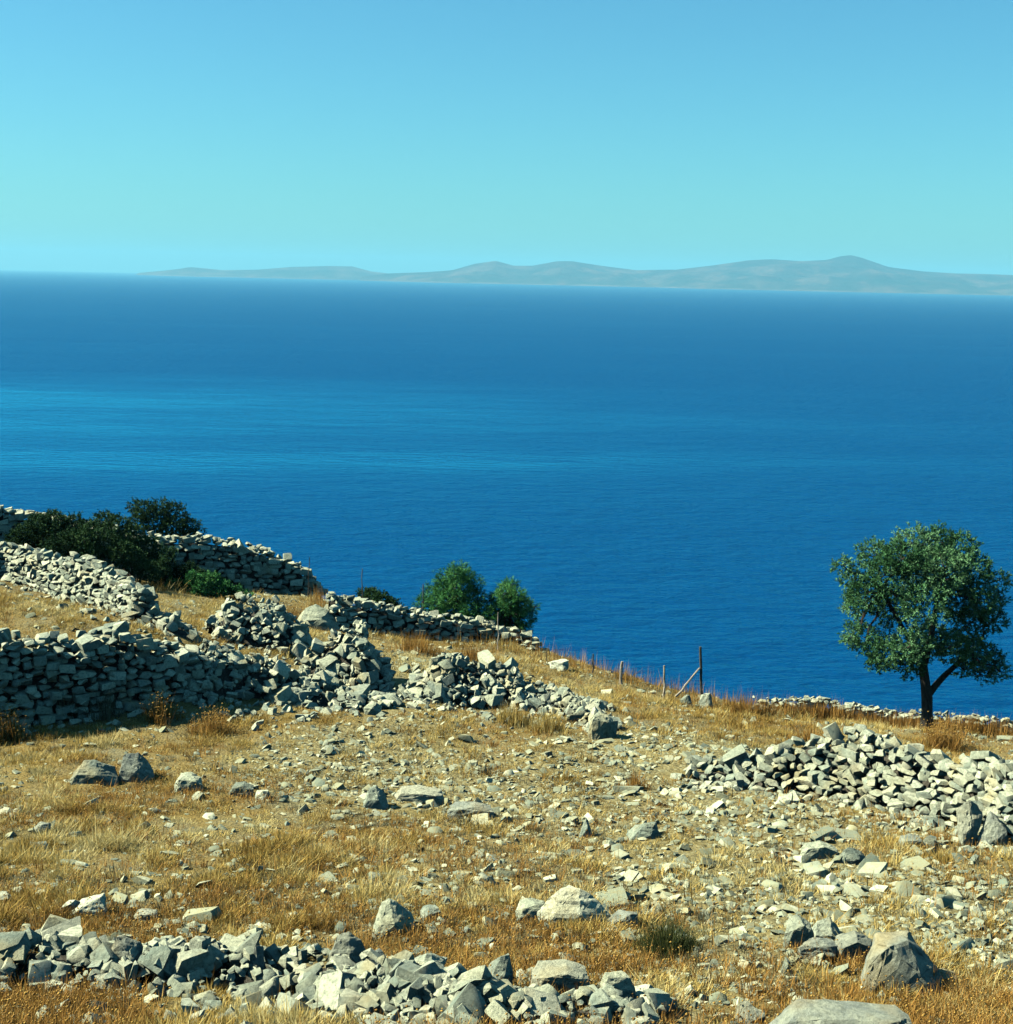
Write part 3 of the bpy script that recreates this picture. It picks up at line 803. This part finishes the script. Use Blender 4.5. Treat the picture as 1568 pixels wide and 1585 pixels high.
x, y, r = sample_field(225000, y1=48, seed=31)
c = cover(x, y)
keep = (r.random(len(x)) < np.clip(1.18 - c * 1.15, 0.26, 1)) & wall_clear(x, y, .85)
x, y, c = x[keep], y[keep], c[keep]
n = len(x); z = ground(x, y)
patch = fbm(x * 0.8, y * 0.8, 41, 3)
clp = np.clip((fbm(x * 2.6, y * 2.6, 47, 2) - 0.32) * 2.6, .25, 1.5)
hg = (0.07 + 0.26 * np.clip(patch - 0.25, 0, 1) ** 1.1 * 1.6) * clp * r.uniform(.6, 1.4, n) * np.where(y > 30, 1.3, 1) * .68
tn = np.clip(0.55 + (fbm(x * 0.6, y * 0.6, 55, 4) - 0.5) * 1.5 + (fbm(x * 3.1, y * 3.1, 58, 2) - 0.5) * 0.9 + r.normal(0, .12, n), 0, 1)
V, F, t, _, _ = blades(x, y, z, hg, 8, np.full(n, .075), 1.5, .012, tn, 71)
tag(link('dry_grass', mesh_np('dry_grass', V, F, {'tint': t}), M_STRAW), 'short straw coloured dry grass covering the field', 'grass', kind='stuff')

# orange-brown thistly weeds with seed heads
x, y, r = sample_field(44000, y1=42, seed=91)
c = cover(x, y); wd = fbm(x * 0.5, y * 0.5, 77, 4)
keep = (r.random(len(x)) < np.clip((wd - 0.34) * 4.2, 0, 1) * np.clip(1.25 - c * 1.3, .05, 1) * np.where(y < 14.3, 1.0, np.where(y < 24, .8, .45))) & (wall_clear(x, y, .8) | ((y < 14.2) & (r.random(len(x)) < .25)))
x, y = x[keep], y[keep]; n = len(x); z = ground(x, y)
hg = r.uniform(.06, .17, n) * np.where(y < 14, 1.5, 1.0)
V, F, t, tip, tt_ = blades(x, y, z, hg, 16, np.full(n, .07), 1.1, .010, r.uniform(.15, .9, n), 72)
tag(link('dry_weeds', mesh_np('dry_weeds', V, F, {'tint': t}), M_WEED), 'brown wiry stalks of dead weeds in the field', 'weeds', kind='stuff')
hk = r.random(len(tip)) < .13
hV, hF, ht = octa(tip[hk], r.uniform(.007, .016, hk.sum()), np.clip(tt_[hk] + r.normal(0, .2, hk.sum()), 0, 1), 5)
tag(link('dry_flower_heads', mesh_np('heads', hV, hF, {'tint': ht}), M_HEAD), 'orange brown dried flower heads on the dead weeds', 'flower heads', kind='stuff')

# low dark cushions of dead scrub
x, y, r = sample_field(9000, y1=42, seed=191)
keep = (r.random(len(x)) < np.clip((fbm(x * 0.9, y * 0.9, 177, 3) - 0.42) * 5, 0, 1)) & wall_clear(x, y, .9)
x, y = x[keep], y[keep]; n = len(x); z = ground(x, y)
V, F, t, _, _ = blades(x, y, z, r.uniform(.05, .13, n), 22, r.uniform(.05, .13, n), .9, .010, r.uniform(.1, .7, n), 74)
tag(link('dead_scrub', mesh_np('dead_scrub', V, F, {'tint': t}), M_GREY), 'low grey brown cushions of dead scrub dotted over the field', 'scrub', kind='stuff')

# tall thin stalks, mostly along the skyline edge
r = np.random.default_rng(5)
xs = r.uniform(-6, 17, 1500); ys = np.interp(xs, RX, RY) - np.abs(r.normal(0, 1.3, 1500)) + .3
k = wall_clear(xs, ys, .9) | (r.random(1500) < .4); xs, ys = xs[k], ys[k]
wx = r.uniform(5.4, 13.5, 900); wy = np.interp(wx, [5.6, 11.6], [32.5, 33.3]) - np.abs(r.normal(0, .18, 900))
xs = np.concatenate([xs, wx]); ys = np.concatenate([ys, wy])
x2, y2, r2 = sample_field(900, y1=30, seed=8)
xs = np.concatenate([xs, x2]); ys = np.concatenate([ys, y2]); n = len(xs)
V, F, t, tip, tt_ = blades(xs, ys, ground(xs, ys), r.uniform(.18, .62, n) * np.where(ys < 28, .55, 1.0), 3, np.full(n, .06), .35, .013, r.uniform(.2, .9, n), 73)
tag(link('tall_dry_stalks', mesh_np('stalks', V, F, {'tint': t}), M_WEED), 'tall thin dead stalks standing along the skyline', 'stalks', kind='stuff')

# brown brush grown up along the low field-edge wall
r = np.random.default_rng(15)
wx = r.uniform(5.3, 13.5, 850); wy = np.interp(wx, [5.6, 11.6], [32.55, 33.35]) - np.abs(r.normal(0, .12, 850))
V, F, t, _, _ = blades(wx, wy, ground(wx, wy), r.uniform(.22, .50, 850), 9, np.full(850, .08), .45, .013, r.uniform(.0, .45, 850), 75)
tag(link('wall_brush', mesh_np('wall_brush', V, F, {'tint': t}), M_WEED), 'brown dry brush grown up along the low wall behind the olive tree', 'brush', kind='stuff')

def tuft_thing(name, label, cat, px, py, hpx, wpx, mat, n, seed, Y=None, lean=.55, heads=None, width=.012):
    q = place(px, py) if Y is None else at(px, py, Y)
    q.z = gz(q.x, q.y); s = (q - cam.location).length / FPX
    r = np.random.default_rng(seed); m = max(3, n // 12)
    ox = r.normal(0, wpx * s * .24, m); oy = r.normal(0, wpx * s * .18, m)
    hh = hpx * s * np.exp(-(ox / (wpx * s * .5)) ** 2) * r.uniform(.7, 1.1, m)
    zz = ground(ox + q.x, oy + q.y) - q.z
    V, F, t, tip, t1 = blades(ox, oy, zz, hh, 12, np.full(m, wpx * s * .10), lean, width, r.uniform(.15, .85, m), seed)
    root = empty(name, q); tag(root, label, cat)
    link('stalks', mesh_np('stalks', V, F, {'tint': t}), mat, root)['kind'] = 'stuff'
    if heads:
        kk = r.random(len(tip)) < .7
        hV, hF, ht = octa(tip[kk], r.uniform(.6, 1.3, kk.sum()) * heads, t1[kk], seed)
        link('seed_heads', mesh_np('heads', hV, hF, {'tint': ht}), M_HEAD, root)['kind'] = 'stuff'
    return root
T = tuft_thing
T('dry_shrub', 'grey dead shrub against the dark wall at the left', 'shrub', 112, 1115, 62, 60, M_GREY, 500, 1)
T('dry_shrub', 'taller grey dead shrub right of the first against the dark wall', 'shrub', 158, 1112, 58, 50, M_GREY, 420, 2)
T('dry_shrub', 'yellowish dead shrub in front of the dark wall near its lower end', 'shrub', 248, 1112, 40, 60, M_WEED, 420, 3, heads=.015)
T('dry_shrub', 'rusty weed clump under the broken end of the dark wall', 'shrub', 330, 1135, 40, 70, M_WEED, 420, 4, heads=.015)
T('dry_shrub', 'ochre weed clump at the far left beside the dark wall', 'shrub', 18, 1150, 48, 50, M_WEED, 360, 5, heads=.015)
T('grass_tuft', 'tall golden grass tuft right of the long tumbled heap', 'grass tuft', 792, 1118, 34, 60, M_STRAW, 700, 6)
T('grass_tuft', 'second golden grass tuft right of the tall one by the heap', 'grass tuft', 846, 1132, 34, 70, M_STRAW, 700, 7)
T('grass_tussock', 'dark green tussock in the lower field right of the slab outcrop', 'grass tussock', 1032, 1482, 62, 84, M_TUSS, 1300, 8, lean=.8, width=.009)
T('dry_shrub', 'rusty orange cushion shrub behind the right wall near the olive trunk', 'shrub', 1462, 1186, 40, 74, M_WEED, 900, 9, Y=27.3, lean=.9, heads=.015)
T('dry_shrub', 'brown twiggy shrub in front of the large lower right boulder', 'shrub', 1428, 1536, 60, 60, M_WEED, 420, 10)
T('dry_shrub', 'small brown dead bush in the stony field left of the right wall', 'shrub', 985, 1222, 34, 50, M_WEED, 300, 11)
T('dry_shrub', 'reddish dead scrub between the skyline wall and the wall stub', 'shrub', 455, 962, 28, 70, M_WEED, 500, 12, heads=.015)
T('dry_shrub', 'tawny dead scrub at the foot of the skyline wall below the pines', 'shrub', 640, 1008, 34, 90, M_WEED, 700, 13)
T('dry_shrub', 'tawny dead scrub at the right foot of the skyline wall', 'shrub', 730, 1022, 34, 80, M_WEED, 600, 14)
T('dry_shrub', 'pale dead weed behind the right wall at its highest point', 'shrub', 1250, 1146, 36, 60, M_WEED, 300, 15)

# ------------------------------------------------------------------ trees and bushes
def tube(pts, rad, sides=9, seed=0):
    r = random.Random(seed); V = []; F = []
    for i, (p, ra) in enumerate(zip(pts, rad)):
        p = Vector(p); a = Vector(pts[max(0, i - 1)]); b = Vector(pts[min(len(pts) - 1, i + 1)])
        d = (b - a).normalized(); u = d.orthogonal().normalized() if abs(d.y) > .95 else d.cross(Vector((0, 1, 0))).normalized(); v = d.cross(u)
        for j in range(sides):
            an = 2 * math.pi * j / sides
            V.append(p + (u * math.cos(an) + v * math.sin(an)) * ra * r.uniform(.85, 1.15))
    n = len(pts)
    for i in range(n - 1):
        for j in range(sides):
            F.append((i * sides + j, i * sides + (j + 1) % sides, (i + 1) * sides + (j + 1) % sides, (i + 1) * sides + j))
    F.append(tuple(range(sides))[::-1]); F.append(tuple((n - 1) * sides + j for j in range(sides)))
    return [tuple(v) for v in V], F

def tube_mesh(chains, seed=0, sides=9):
    V, F = [], []
    for i, (p, ra) in enumerate(chains):
        v, f = tube(p, ra, sides, seed + i); o = len(V); V += v; F += [tuple(k + o for k in q) for q in f]
    me = bpy.data.meshes.new('wood'); me.from_pydata(V, [], F); me.update()
    return me

def crooked(a, b, r0, r1, n, wob, seed):
    r = random.Random(seed); a, b = Vector(a), Vector(b); P = []; Rr = []
    for i in range(n + 1):
        t = i / n; p = a.lerp(b, t)
        if 0 < i < n: p += Vector((r.gauss(0, wob), r.gauss(0, wob), r.gauss(0, wob * .4)))
        P.append(p); Rr.append(r0 + (r1 - r0) * t)
    return P, Rr

def foliage(clumps, n_sprig, n_leaf, sprig_len, leaf_l, leaf_w, seed, up=0.35, droop=0):
    """clumps (centre, (rx, ry, rz)); sprigs grow outward from the clump shells"""
    r = np.random.default_rng(seed)
    C = np.array([c for c, _ in clumps]); Rd = np.array([q for _, q in clumps])
    wt = (Rd[:, 0] * Rd[:, 1] + Rd[:, 0] * Rd[:, 2]); wt /= wt.sum()
    k = r.choice(len(C), n_sprig, p=wt)
    d = r.normal(size=(n_sprig, 3)); d /= np.linalg.norm(d, axis=1)[:, None]
    rad = np.where(r.random(n_sprig) < .88, r.uniform(.72, 1.02, n_sprig), r.uniform(.2, .75, n_sprig))
    lump = 1 + 0.42 * (fbm(d[:, 0] * 3.1 + k * 7.7, d[:, 1] * 3.1 + d[:, 2] * 4.3, seed, 3) - .5) * 2
    S = C[k] + d * Rd[k] * (rad * lump)[:, None]
    g = d + r.normal(0, .5, d.shape) + np.array([0, 0, up - droop]); g /= np.linalg.norm(g, axis=1)[:, None]
    i = np.repeat(np.arange(n_sprig), n_leaf); m = len(i)
    tpos = r.random(m)
    P = S[i] + g[i] * (tpos * sprig_len * r.uniform(.5, 1.3, n_sprig)[i])[:, None]
    ld = g[i] * .8 + r.normal(0, .6, (m, 3)); ld /= np.linalg.norm(ld, axis=1)[:, None]
    sd = np.cross(ld, r.normal(size=(m, 3))); sd /= np.linalg.norm(sd, axis=1)[:, None]
    L = leaf_l * r.uniform(.6, 1.3, m)[:, None]; Wd = leaf_w * r.uniform(.7, 1.3, m)[:, None]
    V = np.stack([P, P + ld * L * .5 + sd * Wd * .5, P + ld * L, P + ld * L * .5 - sd * Wd * .5], 1).reshape(-1, 3)
    t = np.clip((r.normal(0, .14, len(C))[k] + r.normal(.45, .17, n_sprig))[i] + r.normal(0, .13, m), 0, 1)
    return V, np.arange(len(V)).reshape(-1, 4), np.repeat(t, 4)

def px_clumps(lst, Y, flat=.85, seed=0, spread=1.0, size=.74):
    r = random.Random(seed); out = []
    for q in lst:
        px, py, rp = q[:3]; dy = q[3] if len(q) > 3 else r.uniform(-.5, .5) * spread
        p = at(px, py, Y + dy); s = rp * (Y + dy) / FPX * size
        out.append((np.array(p), np.array((s, s * 1.05, s * flat))))
    return out

def tree(name, label, cat, base, Y, chains_px, clumps, mat, leafspec, seed, group=None, twigs=True, bark=None):
    """chains_px: list of limbs [(px, py, dy), ...] with radii; the first is the trunk"""
    q = at(base[0], base[1], Y); q.z = gz(q.x, q.y)
    root = empty(name, q); tag(root, label, cat, group)
    for i, (pts, r0, r1) in enumerate(chains_px):
        W_ = [at(a, b, Y + c) - q for a, b, c in pts]
        if i == 0: W_ = [Vector((0, 0, -.15))] + W_
        rads = [r0 + (r1 - r0) * j / (len(W_) - 1) for j in range(len(W_))]
        if i == 0: rads[0] *= 1.35
        V, F = tube(W_, rads, 10, seed + i)
        me = bpy.data.meshes.new('limb'); me.from_pydata([tuple(v) for v in V], [], F); me.update()
        for p in me.polygons: p.use_smooth = True
        link('trunk' if i == 0 else 'limb', me, bark or M_BARK, root)
    cl = [(c - np.array(q), rr) for c, rr in clumps]
    if twigs:
        hub = [at(a, b, Y + c) - q for pts, _, _ in chains_px for a, b, c in pts[-1:]]
        ch = []
        for i, (c, rr) in enumerate(cl):
            h = min(hub, key=lambda v: (v - Vector(c)).length)
            ch.append(crooked(h, Vector(c), .045, .012, 4, .07, seed + 50 + i))
            for j in range(4):
                rj = random.Random(seed * 9 + i * 5 + j)
                e = Vector(c) + Vector((rj.gauss(0, 1), rj.gauss(0, 1), rj.gauss(.3, 1))).normalized() * float(rr[0]) * .8
                ch.append(crooked(c, e, .014, .004, 3, .04, seed + 90 + i * 4 + j))
        link('branches', tube_mesh(ch, seed, 5), bark or M_BARK, root)
    V, F, t = foliage(cl, *leafspec, seed)
    link('crown', mesh_np('crown', V, F, {'tint': t}), mat, root)
    return root

# the olive tree
OY = 31.0
tree('olive_tree', 'lone leafy olive tree with a dark forked trunk at the right of the field', 'tree', (1436, 1131), OY,
     [([(1435, 1105, 0), (1436, 1080, 0), (1433, 1060, 0), (1429, 1035, -.05), (1424, 1005, 0)], .145, .09),
      ([(1436, 1078, 0), (1448, 1062, .05), (1462, 1046, .1), (1480, 1030, .15), (1496, 1010, .1)], .085, .045),
      ([(1429, 1036, 0), (1438, 1000, .1), (1446, 960, .15), (1452, 910, .1)], .08, .035),
      ([(1426, 1015, 0), (1405, 985, -.1), (1385, 950, -.1), (1365, 915, 0)], .06, .025)],
     px_clumps([(1418, 848, 40, .1), (1452, 838, 30, .3), (1396, 866, 36, -.4), (1484, 852, 34, .2), (1504, 880, 34, -.1), (1462, 880, 46, -.6), (1425, 890, 42, .6),
                (1352, 862, 30, .1), (1370, 890, 36, -.5), (1306, 876, 15, 0), (1318, 898, 22, .1), (1340, 922, 34, -.3), (1322, 935, 20, .5), (1380, 940, 40, .5),
                (1430, 935, 44, -.9), (1480, 925, 40, .3), (1515, 930, 32, -.3), (1546, 898, 16, .3), (1548, 925, 16, .1), (1538, 960, 22, .4), (1500, 965, 36, .5),
                (1318, 984, 18, 0), (1342, 992, 28, -.2), (1372, 1008, 34, -.5), (1408, 1000, 36, -.9), (1360, 1026, 18, 0), (1410, 1030, 24, -.3), (1440, 990, 34, .5),
                (1470, 1002, 32, -.6), (1505, 1010, 32, .0), (1530, 1020, 26, .3), (1546, 1040, 17, .1), (1520, 1044, 16, .2), (1492, 1036, 16, -.2), (1328, 965, 14, .2)], OY, .9, 0, 1.0, .80),
     M_OLIVE, (7000, 15, .13, .064, .021), 7)

def simple_tree(label, cx_, cy_, Y, clumps, seed, trunk_px, spec, mat, name='pine_tree', cat='tree', **kw):
    return tree(name, label, cat, trunk_px[0], Y, [([(a, b, 0) for a, b in trunk_px[1:]], .07, .03)], px_clumps(clumps, Y, .9, seed, .9, .8), mat, spec, seed, **kw)
PY = 41.0
simple_tree('larger bushy green pine behind the skyline wall, left of the pair', 0, 0, PY,
     [(704, 890, 15), (688, 896, 14), (722, 893, 13), (735, 906, 12), (712, 906, 20), (686, 914, 18), (668, 922, 14), (700, 926, 22), (730, 924, 18), (656, 934, 11), (676, 938, 18), (648, 942, 7), (700, 948, 22), (726, 946, 20), (745, 938, 10), (684, 956, 16), (738, 962, 18), (715, 966, 18), (752, 968, 14), (714, 880, 7)],
     21, [(706, 1000), (706, 985), (704, 965), (702, 935)], (2100, 16, .17, .10, .014), M_PINE)
simple_tree('smaller bushy green pine behind the skyline wall, right of the pair', 0, 0, PY - .3,
     [(790, 908, 10), (782, 918, 13), (800, 922, 13), (770, 926, 10), (792, 936, 17), (810, 938, 12), (772, 944, 15), (822, 946, 8), (758, 930, 7), (758, 952, 12), (790, 956, 18), (812, 958, 13), (768, 966, 16), (794, 972, 14), (756, 974, 12), (812, 974, 9), (826, 940, 5)],
     22, [(782, 1005), (782, 992), (781, 980), (782, 955)], (1500, 16, .16, .10, .014), M_PINE)

def bush(label, Y, clumps, seed, n, mat=M_SHRUB, leaf=(.06, .028)):
    a = np.array([(c[0], c[1]) for c in clumps]); bx, by = a[:, 0].mean(), a[:, 1].max()
    q = at(bx, by, Y); gzq = gz(q.x, q.y)
    cl = px_clumps(clumps, Y, .85, seed, .8)
    root = empty('evergreen_bush', (q.x, q.y, gzq)); tag(root, label, 'bush')
    rq = Vector((q.x, q.y, gzq)); cl = [(c - np.array(rq), r_) for c, r_ in cl]
    ch = [crooked((random.Random(seed + i).uniform(-.2, .2), 0, -.1), tuple(c), .035, .01, 4, .06, seed + i) for i, (c, r_) in enumerate(cl)]
    link('branches', tube_mesh(ch, seed, 5), M_BARK, root)
    V, F, t = foliage(cl, n, 14, .14, leaf[0], leaf[1], seed)
    link('foliage', mesh_np('foliage', V, F, {'tint': t}), mat, root)
bush('dark round evergreen bush rising above the skyline wall at the left', 46.6,
     [(222, 790, 22), (248, 788, 20), (270, 796, 22), (206, 784, 12), (240, 805, 26), (268, 815, 26), (292, 815, 18), (306, 822, 10), (215, 810, 18), (290, 830, 16), (255, 830, 20)], 31, 1700)
bush('dark evergreen bush spilling over the skyline wall at the far left', 42.0,
     [(60, 812, 22), (40, 825, 20), (85, 808, 22), (75, 832, 28), (112, 815, 24), (45, 845, 20), (25, 835, 16), (135, 824, 24), (95, 850, 24)], 32, 2200)
bush('large black green bush below the skyline wall behind the sunlit wall', 40.8,
     [(100, 842, 28), (130, 836, 30), (160, 842, 30), (140, 860, 26), (188, 856, 28), (110, 862, 24), (208, 872, 24), (80, 852, 22), (232, 888, 20)], 33, 2300)
bush('dark bush hanging over the skyline wall beside the round bush', 42.6,
     [(180, 815, 24), (205, 832, 26), (190, 848, 24), (232, 850, 24), (218, 868, 24), (242, 878, 22), (160, 808, 20), (258, 862, 18)], 34, 1900)
bush('low bright green bush at the foot of the dark skyline wall', 42.0,
     [(300, 898, 14), (325, 900, 16), (345, 910, 14), (280, 908, 14), (310, 915, 16), (365, 918, 12), (335, 922, 14), (265, 905, 10), (382, 924, 8)], 35, 1300, M_PINE, (.06, .028))
bush('dark bush between the sunlit wall and the low bright bush', 42.2,
     [(250, 880, 20), (268, 893, 20), (245, 900, 16), (290, 885, 18), (308, 893, 14)], 36, 1100)
bush('small dark bush behind the skyline wall left of the pines', 42.6,
     [(575, 922, 12), (590, 928, 13), (605, 936, 11), (562, 920, 7), (617, 942, 7)], 37, 600)

# ------------------------------------------------------------------ fence posts
def post(label, x0, y0, x1, y1, Y, rad, mat, seed, brace=None, wob=.012):
    """foot (x0, y0), top (x1, y1) on the photograph"""
    q = at(x0, y0, Y); q.z = gz(q.x, q.y); top = at(x1, y1, Y)
    root = empty('fence_post', q); tag(root, label, 'fence post')
    link('stake', tube_mesh([crooked((0, 0, -.2), tuple(top - q), rad * 1.15, rad * .75, 6, wob, seed)], seed, 8), mat, root)
    if brace:
        a = at(brace[0], brace[1], Y - .25) - q; b = at(brace[2], brace[3], Y) - q
        link('brace', tube_mesh([crooked(a, b, rad * .8, rad * .6, 5, wob, seed + 1)], seed + 1, 7), M_WOOD, root)
post('tallest dark fence post with a pale diagonal brace on the skyline', 1088, 1078, 1084, 1001, 34.4, .036, M_WOODD, 1, (1046, 1078, 1083, 1034))
post('pale wooden fence post on the skyline left of the braced post', 960, 1068, 963, 1024, 35.8, .040, M_WOOD, 2)
post('thin pale stake between the pale post and the braced post', 1027, 1078, 1028, 1030, 34.9, .028, M_WOOD, 3)
post('thin dark stake on the skyline left of the pale post', 917, 1056, 918, 1012, 36.6, .022, M_WOODD, 4)
post('thin pale stake in front of the smaller pine', 772, 1012, 771, 948, 38.2, .018, M_WOOD, 5)
post('thin dark stake on the skyline left of the larger pine', 655, 962, 655, 904, 40.6, .018, M_WOODD, 6)
post('thin dark stake on the skyline above the small dark bush', 560, 935, 561, 880, 42.4, .016, M_WOODD, 7)
post('thin dark stake rising from the end of the dark skyline wall', 476, 925, 479, 862, 44.6, .014, M_WOODD, 8)
post('thin stake at the far end of the skyline wall right of the pines', 845, 1040, 846, 1005, 37.6, .013, M_WOODD, 9)

# ------------------------------------------------------------------ air
hz = NT('haze_air'); hz.t.nodes.remove(hz.b)
pv = hz.n('ShaderNodeVolumePrincipled')
pv.inputs['Color'].default_value = (0.23, 0.66, 0.88, 1)
pv.inputs['Density'].default_value = 0.000056
pv.inputs['Anisotropy'].default_value = 0.053
hz.l(pv.outputs[0], hz.out.inputs['Volume'])
bm = bmesh.new(); bmesh.ops.create_cube(bm, size=1.0)
me = bpy.data.meshes.new('haze'); bm.to_mesh(me); bm.free()
HZ = link('haze', me, hz.m)
HZ.scale = (66000, 66000, 475); HZ.location = (0, 0, 475 / 2 - 6)
tag(HZ, 'thin pale blue sea haze over the water', 'haze', kind='stuff')
